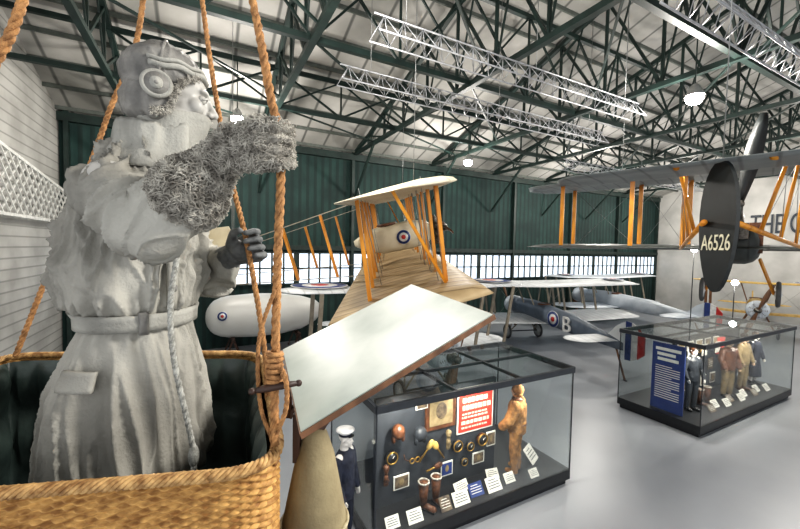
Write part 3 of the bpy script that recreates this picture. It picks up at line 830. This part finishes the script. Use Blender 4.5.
def brush(x,y,z,L=.34,ang=30,m=None):
    Mx=T(x,y,z)@RY(ang);b=B(Mx);b.tube([(0,0,-L/2),(0,0,0),(0,0,L*.3)],[.016,.014,.02],M['brass'],10);b.ell((0,0,L*.42),(.055,.03,.09),m or M['yellowfab'])
    single('wooden_paddle',b,'pale wooden handled tool mounted on the black panel','tool')
def gauge(x,y,z,r,m):
    b=B();b.cyl((x,y,z),(x,y-.05,z),r,m,n=24);b.ring((x,y-.05,z),(0,1,0),r*.9,r*.12,M['brass']);b.disc((x,y-.052,z),(0,1,0),r*.75,M['black'],.003);b.beam((x,y-.058,z),(x+r*.4,y-.058,z+r*.4),.006,.004,M['paper'])
    single('flight_instrument',b,'round brass rimmed flight instrument on the display panel','instrument')
def boot(x,y,z,yaw,m):
    Mx=T(x,y,z)@RZ(yaw);b=B(Mx);b.tube([(0,0,.42),(0,0,.2),(.0,0,.08)],[.085,.065,.055],m,14);b.cap((0,0,.05),(.18,0,.045),.05,.045,m);b.ring((0,0,.42),(0,0,1),.082,.014,M['fur'],20,6)
    b.box((.07,0,.008),(.28,.09,.016),M['black'])
    single('flying_boot',b,'brown leather flying boot with fleece top','boot')
def glovepair(x,y,z,m):
    b=B();b.cap((x,y,z),(x,y,z-.1),.03,.038,m)
    for k in range(4): b.chain([(x-.03+.02*k,y,z-.12),(x-.033+.022*k,y-.005,z-.17-.01*(k in(1,2)))],[.011,.009],m,8)
    b.chain([(x+.03,y,z-.08),(x+.055,y,z-.12)],[.012,.010],m,8);b.cap((x,y,z+.02),(x,y,z+.1),.032,.05,m)
    single('leather_gauntlet',b,'brown leather flying gauntlet hung on the display panel','glove')
goggles(2.75,PY-.06,1.85);goggles(2.97,PY-.06,.93);helmetobj(2.62,PY-.13,1.5,M['leather']);helmetobj(3.02,PY-.13,1.38,M['dark'])
brush(3.15,PY-.08,1.02,ang=40);brush(3.42,PY-.08,.98,ang=-35);brush(3.3,PY-.08,.72,.25,80,M['leather'])
gauge(3.80,PY-.04,.97,.10,M['black']);gauge(4.07,PY-.04,.90,.08,M['black']);gauge(4.34,PY-.04,.96,.11,M['leather']);gauge(3.95,PY-.04,.66,.07,M['black']);gauge(2.55,PY-.04,1.08,.1,M['black'])
picture(4.58,PY-.02,.90,.2,.26);picture(4.3,PY-.02,.62,.26,.2);picture(2.75,PY-.02,.62,.28,.22);picture(3.1,PY-.02,1.82,.22,.2);picture(3.62,PY-.02,.60,.24,.24,M['panelblue'])
glovepair(2.45,PY-.08,.85,M['leather']);glovepair(3.6,PY-.08,1.15,M['tan'])
boot(3.0,4.72,.28,-60,M['leather']);boot(3.25,4.75,.28,-80,M['leather'])
card(2.75,4.5,.28);card(3.6,4.5,.28,.3,.2);card(3.95,4.56,.28,.28,.2,-35,M['panelblue']);card(4.3,4.52,.28,.3,.22);card(4.7,4.58,.28,.22,.16);card(5.6,4.85,.28,.34,.3,-40,yaw=25);card(5.2,4.5,.28,.2,.14);card(3.3,4.5,.28,.2,.2,-35,M['photo']);card(2.4,4.55,.28,.22,.16);card(3.8,4.76,.28,.3,.16,yaw=8);card(4.5,4.80,.28,.24,.16,yaw=-10)
person('mannequin','mannequin in brown one piece flying suit and fur helmet',T(5.02,4.80,.28)@RZ(120),1.60,(M['skin'],M['khaki'],M['khaki'],M['khaki']),'fur',{-1:((.08,-.3,1.12),(.22,-.24,.96)),1:((.08,.3,1.12),(.22,.24,.96))},.04)
person('mannequin','mannequin in navy naval uniform and white peaked cap',T(1.73,4.80,0)@RZ(-50),1.78,(M['mannwhite'],M['navy'],M['navy'],M['black']),'cap',{-1:((.02,-.23,1.13),(.1,-.2,.90)),1:((.02,.23,1.13),(.1,.2,.90))})
case(10.2,15.7,4.14,6.1,2.2,.28,'long glass display case with blue text panel and uniforms',(11.3,15.2,5.3,M['panelgrey']))
b=B();b.box((10.42,4.98,1.15),(.04,.74,1.72),M['panelblue'])
for k in range(3): b.box((10.395,4.98+.04*(k==1),1.86-.13*k),(.01,.58-.16*(k==1)-.1*(k==2),.075),M['paper'])
for k in range(15):
    w=.56 if k%5 else .38; b.box((10.395,4.98+(.56-w)/2,1.42-.058*k),(.01,w,.018),M['paper'])
single('text_panel',b,'tall blue information panel with white text','information panel')
person('mannequin','mannequin in dark leather flying coat and helmet',T(11.1,4.75,.28)@RZ(-110),1.68,(M['mannwhite'],M['dark'],M['dark'],M['black']),'helmet')
person('mannequin','mannequin in brown leather coat with cap of hair',T(13.1,4.75,.28)@RZ(-110),1.7,(M['skin'],M['leather'],M['tan'],M['black']),'hair',None,.02)
person('mannequin','mannequin in tan uniform jacket and boots',T(14.2,4.8,.28)@RZ(-100),1.7,(M['skin'],M['tan'],M['tan'],M['leather']),'hair')
person('mannequin','mannequin in navy jacket and long skirt',T(15.1,4.85,.28)@RZ(-100),1.66,(M['mannwhite'],M['navy'],M['navy'],M['black']),'hair',skirt=True)
for k in range(9): card(11.5+.42*k,4.4+.1*(k%2),.28,.3,.2,-35,None if k%3 else M['photo'])
for k in range(6): card(11.7+.4*k,5.24,.9+.45*(k%2),.3,.34,0,M['paper'] if k%2 else M['photo'])
for k in range(5): picture(11.6+.5*k,5.255,1.72,.34,.26,M['photo'] if k%2 else M['tan'])
for k in range(4): picture(11.85+.55*k,5.255,.62,.3,.3,M['oldred'] if k==1 else M['photo'])
boot(11.7,4.8,.28,-90,M['leather']);boot(12.1,4.8,.28,-90,M['leather']);helmetobj(12.3,5.15,1.3,M['leather']);glovepair(12.55,5.2,1.2,M['leather'])
gauge(12.5,5.25,1.6,.12,M['brass']);b=B();b.box((13.9,5.25,1.55),(.5,.03,.5),M['oldred']);b.box((13.9,5.23,1.6),(.3,.01,.1),M['paper']);single('poster',b,'small red poster on the grey display panel','poster')
# ---------------------------------------------------------------- aircraft
AF=[(0,0),(-.03,.035),(-.12,.062),(-.3,.072),(-.6,.05),(-1,.004),(-1,-.002),(-.6,.006),(-.3,.01),(-.08,-.012)]
def wing(b,S,chord,xle,z,m,dih=.03,tip=.7,y0=None,k=36,lean=0):
    rings=[]
    a=-S if y0 is None else y0
    for i in range(k+1):
        y=a+(S-a)*i/k
        if i==0 and y0 is None:y=-S+.002
        if i==k:y=S-.002
        e=max(0,(abs(y)-(S-tip))/tip);c=chord*max(.12,math.sqrt(max(0,1-e*e)))
        xo=xle-(chord-c)*.45
        rings.append([V((xo+px*c,y,z+pz_*c*.9+dih*abs(y)+lean*y)) for px,pz_ in AF])
    b.loft(rings,m)
def fus(b,st,m,n=16,sq=2.6):
    rings=[]
    for x,hw,hh,zc in st:
        r=[]
        for j in range(n):
            a=2*math.pi*(j+.5)/n;c=math.cos(a);s=math.sin(a)
            r.append(V((x,hw*math.copysign(abs(c)**(2/sq),c),zc+hh*math.copysign(abs(s)**(2/sq),s))))
        rings.append(r)
    b.loft(rings,m)
def roundel(b,c,nrm_,r):
    c=V(c);n_=V(nrm_).normalized()
    b.disc(c,n_,r*1.06,M['plainwhite'],.006);b.disc(c+n_*.004,n_,r,M['blue'],.006);b.disc(c+n_*.008,n_,r*.66,M['plainwhite'],.006);b.disc(c+n_*.012,n_,r*.33,M['red'],.006)
def prop(b,c,r,m,ang=90,wid=1):
    for s in(-1,1):
        rings=[]
        for i in range(9):
            t=i/8;rad=.06+t*(r-.06);w=(.05+.09*math.sin(math.pi*min(1,t*.9+.1)))*wid;tw=R_(60-45*t);a=R_(ang)+(0 if s>0 else math.pi)
            d=V((0,math.cos(a),math.sin(a)));pp=V((0,-math.sin(a),math.cos(a)))
            cc=V(c)+d*rad;u=pp*math.cos(tw)+V((1,0,0))*math.sin(tw);nn=V((1,0,0))*math.cos(tw)-pp*math.sin(tw)
            rings.append([cc+u*w,cc+nn*.018,cc-u*w,cc-nn*.012])
        b.loft(rings,m)
    b.cyl(V(c)-V((.06,0,0)),V(c)+V((.08,0,0)),.09,M['engine'])
def wheel(par,c,r):
    b=B();b.ring(c,(0,1,0),r-.05,.05,M['tyre'],32,8);b.lathe([(r-.06,-.02),(.08,-.06),(.03,-.08),(.03,.08),(.08,.06),(r-.06,.02)],M['plainwhite'],c=c,axis='Y');part(par,'wheel',b)
def rotary(b,c,r,m):
    b.cyl(V(c)-V((.12,0,0)),V(c)+V((.12,0,0)),.16,m)
    for k in range(9):
        a=2*math.pi*k/9;d=V((0,math.cos(a),math.sin(a)));b.cyl(V(c)+d*.12,V(c)+d*r,.065,m,.055,n=10)
        for q in range(3): b.cyl(V(c)+d*(r*.55+.06*q),V(c)+d*(r*.55+.06*q+.02),.078,m,n=10)
def biplane(frame,label,m,S=5.2,chord=1.5,letter=None,stripe=True,strut=None,Sl=None,mf=None,zu=2.8,rr=.45,rout=1.0,fround=True):
    t=thing('biplane',label,'aircraft',(0,0,0),frame)
    mf=mf or m;strut=strut or M['strutgrey'];Sl=Sl or S-.3;zl=1.15;st=.35
    b=B();fus(b,[(1.75,.36,.38,1.55),(1.2,.40,.42,1.55),(.3,.38,.43,1.56),(-.8,.34,.42,1.50),(-2.5,.24,.39,1.38),(-4.3,.09,.22,1.2),(-4.9,.04,.14,1.12)],mf);f=part(t,'fuselage',b)
    b=B();b.ring((-.5,0,1.92),(0,0,1),.24,.04,M['leather']);b.cyl((-.5,0,1.85),(-.5,0,1.925),.22,M['black']);part(f,'cockpit',b)
    b=B();b.lathe([(.3,.32),(.42,.3),(.46,.1),(.45,-.3)],M['silver'],c=(1.95,0,1.55),axis='X');rotary(b,(2.2,0,1.55),.38,M['engine']);part(t,'engine_cowling',b)
    b=B();prop(b,(2.5,0,1.55),1.3,M['wood'],70);part(t,'propeller',b)
    b=B();wing(b,S,chord,chord*.5+st,zu,m,.02);uw=part(t,'upper_wing',b)
    b=B();wing(b,Sl,chord,chord*.5,zl,m,.035);lw=part(t,'lower_wing',b)
    for s in(-1,1):
        b=B();roundel(b,(st,s*(S-rout),zu+.02*(S-1)+.075*chord+.01),(0,0,1),rr);part(uw,'roundel',b)
        for y in (1.9,3.7):
            if y>Sl-.3: y=Sl-.5
            for dx in (.45,-.35):
                b=B();b.beam((chord*.5+dx-.35,s*y,zl+.035*y+.05),(chord*.5+dx-.35+st,s*y,zu+.02*y),.045,.10,strut,(0,1,0));part(t,'interplane_strut',b)
        for dx in (.5,-.3):
            b=B();b.beam((dx,s*.38,1.85),(dx+.2,s*.65,zu),.03,.05,strut,(0,1,0));part(t,'cabane_strut',b)
        b=B()
        for y0_,y1_ in((.5,1.9),):
            b.tube([(.3,s*y0_,zl+.05),(.5,s*y1_,zu+.05)],.006,M['wire'],4);b.tube([(.5,s*y0_,zu),(.3,s*y1_,zl+.1)],.006,M['wire'],4)
        part(t,'bracing_wire',b)
        wheel(t,(1.1,s*.85,.36),.36)
        b=B();b.beam((1.4,s*.35,1.2),(1.1,s*.72,.36),.04,.05,strut);b.beam((.5,s*.35,1.15),(1.1,s*.72,.36),.04,.05,strut);part(t,'undercarriage_leg',b)
        if fround:
            b=B();roundel(b,(-1.6,s*.325,1.45),(-.07,s,0),.33);part(f,'roundel',b)
    b=B();b.cyl((1.1,-.85,.36),(1.1,.85,.36),.03,M['dark']);part(t,'axle',b)
    b=B();wing(b,1.7,1.0,-3.7,1.28,m,0,.6);part(t,'tailplane',b)
    b=B();hh=[(-4.1,1.3),(-4.6,1.8),(-4.95,2.0),(-4.95,.85)]
    b.prism([(x,0,z) for x,z in hh],(0,.04,0),m);part(t,'fin',b)
    b=B();cols=[M['blue'],M['plainwhite'],M['red']] if stripe else [m,m,m]
    for k in range(3):
        x0=-4.97-.24*k;x1=x0-.24;z1=[2.02,2.0,1.88,1.6];z0=[.72,.74,.85,1.05]
        b.prism([(x0,0,z0[k]),(x0,0,z1[k]),(x1,0,z1[k+1]),(x1,0,z0[k+1])],(0,.05,0),cols[k])
    part(t,'rudder',b)
    b=B();b.beam((-4.6,0,1.0),(-5.0,0,.03),.04,.05,M['wood']);b.box((-5.02,0,.02),(.12,.06,.04),M['dark']);part(t,'tail_skid',b)
    if letter:
        me=textmesh(letter,.86,T(-2.42,.315,1.10)@RZ(180+5)@RX(90),M['plainwhite'],.03,'CENTER')
        partmesh(t,'letter_marking',me,'white letter B')
    return t
biplane(T(13.7,12.1,0)@RZ(76),'silver winged biplane with roundel, letter B and striped rudder',M['white'],5.5,2.3,'B',Sl=5.2,mf=M['silverfus'],zu=2.7)
biplane(T(5.6,9.9,0)@RZ(-90),'white parked biplane with roundels on its upper wing',M['white'],4.0,1.6,stripe=True,Sl=3.6,zu=3.1,rr=.7,rout=1.1)
biplane(T(21.4,13.6,0)@RZ(86),'silver biplane parked against the green wall',M['silver'],4.2,1.8,stripe=True,Sl=4.0,fround=False)
biplane(T(26.6,8.6,0)@RZ(200),'small yellow winged biplane parked by the white wall',M['yellowfab'],2.8,1.3,stripe=False,Sl=2.6,strut=M['wood'])
# pale rounded hull on trestles
HY=15.9
hl=thing('flying_boat_hull','large rounded white aircraft hull resting on dark trestles','aircraft',(2.2,HY,0))
b=B();rings=[]
for x,r,zc in ((.05,.06,1.5),(.07,.2,1.5),(.12,.35,1.5),(.22,.52,1.5),(.35,.65,1.5),(.58,.76,1.5),(.85,.82,1.5),(1.8,.88,1.5),(2.9,.84,1.5),(3.7,.7,1.5),(4.3,.45,1.55),(4.6,.12,1.6)):
    rings.append([V((x,HY+r*.75*math.cos(2*math.pi*j/36),zc+r*math.sin(2*math.pi*j/36))) for j in range(36)])
b.loft(rings,M['hullwhite']);hb=part(hl,'hull',b)
b=B();roundel(b,(.62,HY-.585,1.62),(-.25,-1,.1),.17);part(hb,'roundel',b)
for x in (1.0,3.5):
    b=B();b.box((x,HY,.68),(.12,1.2,.08),M['darkwood'])
    for sy in(-1,1): b.beam((x-.25,HY+sy*.5,0.01),(x,HY+sy*.42,.66),.06,.06,M['darkwood']);b.beam((x+.25,HY+sy*.5,0.01),(x,HY+sy*.42,.66),.06,.06,M['darkwood'])
    part(hl,'trestle',b)
# hanging twin boom aircraft (cream)
FC=FR@T(-.15,10.6,4.72)@RX(4.5)@RY(-12)@RZ(2)
t=thing('suspended_biplane','cream twin boom biplane with yellow struts hung from the roof','aircraft',(0,0,0),FC)
zl,zu=-.90,.98
b=B();wing(b,5.8,1.9,1.0,zu,M['cream'],.0,.9,lean=.04);part(t,'upper_wing',b)
b=B();wing(b,5.8,2.4,1.15,zl,M['tanfab'],.0,.3);lwc=part(t,'lower_wing',b)
b=B();fus(b,[(1.0,.2,.22,-.1),(.85,.30,.34,-.1),(.4,.36,.40,-.1),(-.4,.36,.40,-.1),(-.9,.25,.25,-.08),(-1.2,.08,.08,-.06)],M['cream']);nc=part(t,'nacelle',b)
b=B();roundel(b,(.2,-.37,-.12),(0,-1,0),.19);part(nc,'roundel',b)
b=B();b.ring((-.2,0,.30),(0,0,1),.25,.04,M['leather']);b.cyl((-.2,0,.24),(-.2,0,.31),.22,M['black']);part(nc,'cockpit',b)
b=B();b.prism([(.15,-.2,.28),(.15,.2,.28),(.05,.16,.52),(.05,-.16,.52)],(.012,0,0),M['glass']);part(nc,'windscreen',b)
b=B();rotary(b,(1.15,0,-.1),.42,M['engine']);part(t,'rotary_engine',b)
b=B();prop(b,(1.42,0,-.1),1.25,M['wood'],4);part(t,'propeller',b)
for y in (-4.6,-3.4,-2.2,-1.1,1.1,2.2,3.4,4.6):
    for x in(.68,-.60):
        b=B();b.beam((x-.08,y,zl+.04),(x+.04,y,zu+.03+.04*y),.06,.14,M['yellow'],(0,1,0));part(t,'interplane_strut',b)
for s in(-1,1):
    b=B();b.beam((.62,s*4.7,zl+.05),(.0,s*5.35,zu+.02+.04*5.35*s),.045,.1,M['yellow'],(0,1,0));part(t,'wing_tip_strut',b)
    for y0,y1 in((1.1,2.2),(2.2,3.4),(3.4,4.6)):
        b=B();b.tube([(.5,s*y0,zl),(.5,s*y1,zu)],.006,M['wire'],4);b.tube([(.5,s*y0,zu),(.5,s*y1,zl)],.006,M['wire'],4);b.tube([(-.5,s*y0,zl),(-.5,s*y1,zu)],.006,M['wire'],4);part(t,'bracing_wire',b)
    b=B();b.beam((-.7,s*1.45,zu+.02),(-4.9,s*1.1,.42),.022,.022,M['strutgrey']);part(t,'tail_boom',b)
    b=B();b.beam((.5,s*1.45,zl-.1),(-5.2,s*1.1,-.35),.022,.022,M['strutgrey']);part(t,'tail_boom',b)
    for k,x in enumerate((-1.75,-2.75)):
        f=(x+.7)/-4.2;f2=(x-.5)/-5.7
        b=B();b.beam((x,s*(1.45-.35*f),zu-(zu-.42)*f),(x+.1,s*(1.45-.35*f2),zl-.1+(-.35-zl+.1)*f2),.055,.14,M['yellow'],(0,1,0));part(t,'boom_strut',b)
    b=B();b.prism([(-4.7,s*.8,.45),(-4.9,s*.8,1.15),(-5.6,s*.8,1.2),(-5.7,s*.8,.45)],(0,.03,0),M['cream']);part(t,'rudder',b)
    wheel(t,(.6,s*1.45,-1.35),.3)
b=B();wing(b,1.9,1.3,-4.4,.42,M['cream'],0,.5);part(t,'tailplane',b)
inv=FC.inverted()
for p in ((.5,-3,zu),(.5,3,zu),(-4.6,0,.45)):
    b=B();wpt=FC@V(p);tp=V((wpt.x,wpt.y,roof(wpt.y)-.02));b.tube([p,inv@tp],.008,M['wire'],5);part(t,'suspension_cable',b)
# hanging pusher aircraft with dark rudder
FE=FR@T(9.25,10.1,5.0)@RZ(45.6)
t=thing('suspended_biplane','large grey pusher biplane with dark lettered rudder hung from roof','aircraft',(0,0,0),FE)
zl,zu=-.55,1.55
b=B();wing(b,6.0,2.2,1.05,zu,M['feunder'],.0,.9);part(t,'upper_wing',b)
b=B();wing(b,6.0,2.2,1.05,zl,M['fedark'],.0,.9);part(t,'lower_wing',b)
for y in(-4.6,-2.5,-1.2,1.2,2.5,4.6):
    for x in(.65,-.5):
        b=B();b.beam((x,y,zl+.05),(x,y,zu+.03),.05,.12,M['yellow'],(0,1,0));part(t,'interplane_strut',b)
for s in(-1,1):
    for y0,y1 in((1.2,2.5),(2.5,4.6)):
        b=B();b.tube([(.6,s*y0,zl),(.6,s*y1,zu)],.006,M['wire'],4);b.tube([(.6,s*y0,zu),(.6,s*y1,zl)],.006,M['wire'],4);part(t,'bracing_wire',b)
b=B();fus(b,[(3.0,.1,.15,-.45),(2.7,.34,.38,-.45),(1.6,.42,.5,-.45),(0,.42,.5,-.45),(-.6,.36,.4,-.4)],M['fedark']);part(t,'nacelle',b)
b=B();b.box((-.6,0,-.1),(1.1,.35,.4),M['engine'])
for k in range(6): b.cyl((-.15-.17*k,0,.05),(-.15-.17*k,0,.35),.065,M['engine']);b.tube([(-.15-.17*k,.08,.25),(-.15-.17*k,.25,.3),(-.15-.17*k,.3,.5)],.025,M['leather'],8)
b.box((-.2,0,-.25),(.25,.9,.8),M['leather'])
part(t,'engine',b)
b=B();prop(b,(-1.35,0,.55),2.15,M['rudder'],99,1.5);b.cyl((-1.3,0,.5),(-.8,0,.0),.06,M['engine']);part(t,'propeller',b)
for s in(-1,1):
    b=B();b.tube([(-.8,s*1.2,zu),(-7.0,s*.5,.55)],.04,M['yellow'],8);part(t,'tail_boom',b)
    b=B();b.tube([(-.8,s*1.2,zl),(-7.0,s*.15,-.25)],.04,M['yellow'],8);part(t,'tail_boom',b)
    for f in(.25,.5,.75):
        b=B();p=V((-.8,s*1.2,zu)).lerp(V((-7,s*.5,.55)),f);q=V((-.8,s*1.2,zl)).lerp(V((-7,s*.15,-.25)),f);b.tube([p,q],.028,M['yellow'],8);part(t,'boom_strut',b)
    b=B()
    for f,g in((.0,.25),(.25,.5),(.5,.75)):
        p=V((-.8,s*1.2,zu)).lerp(V((-7,s*.5,.55)),f);q=V((-.8,s*1.2,zl)).lerp(V((-7,s*.15,-.25)),g);b.tube([p,q],.005,M['wire'],4)
        p=V((-.8,s*1.2,zu)).lerp(V((-7,s*.5,.55)),g);q=V((-.8,s*1.2,zl)).lerp(V((-7,s*.15,-.25)),f);b.tube([p,q],.005,M['wire'],4)
    part(t,'bracing_wire',b)
    wheel(t,(.6,s*.8,-1.75),.36)
    b=B();b.beam((1.1,s*.4,-.8),(.6,s*.72,-1.75),.05,.06,M['yellow']);b.beam((0,s*.4,-.8),(.6,s*.72,-1.75),.05,.06,M['yellow']);part(t,'undercarriage_leg',b)
b=B();wing(b,2.3,1.1,-6.2,.55,M['feunder'],0,.6);part(t,'tailplane',b)
MR=T(-7.0,0,0)@RZ(38)
b=B(MR);pr=[]
for k in range(28):
    a=2*math.pi*k/28;x=.34*math.cos(a)*(1.0+.12*math.sin(a));z=-.32+.90*math.sin(a);pr.append((x,0,z))
b.prism(pr,(0,.05,0),M['rudder']);rd=part(t,'rudder',b,'dark elliptical rudder marked A6526')
SX=Matrix.Diagonal((.66,1,1,1))
me=textmesh('A6526',.31,MR@T(-.01,.032,-.64)@RZ(180)@RX(90)@SX,M['serial'],.004,'CENTER');partmesh(rd,'serial_number',me)
me=textmesh('A6526',.31,MR@T(-.01,-.032,-.64)@RX(90)@SX,M['serial'],.004,'CENTER');partmesh(rd,'serial_number',me)
inv=FE.inverted()
for p in ((.3,-3,zu+.05),(.3,3,zu+.05),(-6.8,0,.6)):
    b=B();wpt=FE@V(p);tp=V((wpt.x,wpt.y,roof(wpt.y)-.02));b.tube([p,inv@tp],.008,M['wire'],5);part(t,'suspension_cable',b)
# ---------------------------------------------------------------- camera, light
cam=bpy.data.cameras.new('camera');cam.sensor_width=36;cam.lens=16.65;cam.clip_start=.02;cam.clip_end=200
co=bpy.data.objects.new('camera',cam);link(co)
co.matrix_world=T(0,0,4.3)@RZ(-28)@RX(90-2.48)@RZ(1.1)
scene.camera=co
w=bpy.data.worlds.new('world');scene.world=w;w.use_nodes=True
bg=w.node_tree.nodes['Background'];bg.inputs[0].default_value=(.95,.97,1,1);bg.inputs[1].default_value=1.1
l=bpy.data.lights.new('coat_key_light','AREA');l.size=1.2;l.energy=360;l.color=(1,.96,.90)  # added key light that brings out the coat folds; no fitting in the hall
o=bpy.data.objects.new('coat_key_light',l);link(o);o.matrix_world=T(4.6,-1.0,7.2)@(V((-4.8,2.3,-2.6))).to_track_quat('-Z','Y').to_matrix().to_4x4()
scene.view_settings.view_transform='Standard'
try: scene.view_settings.look='Medium High Contrast'
except Exception: pass
scene.view_settings.exposure=.32
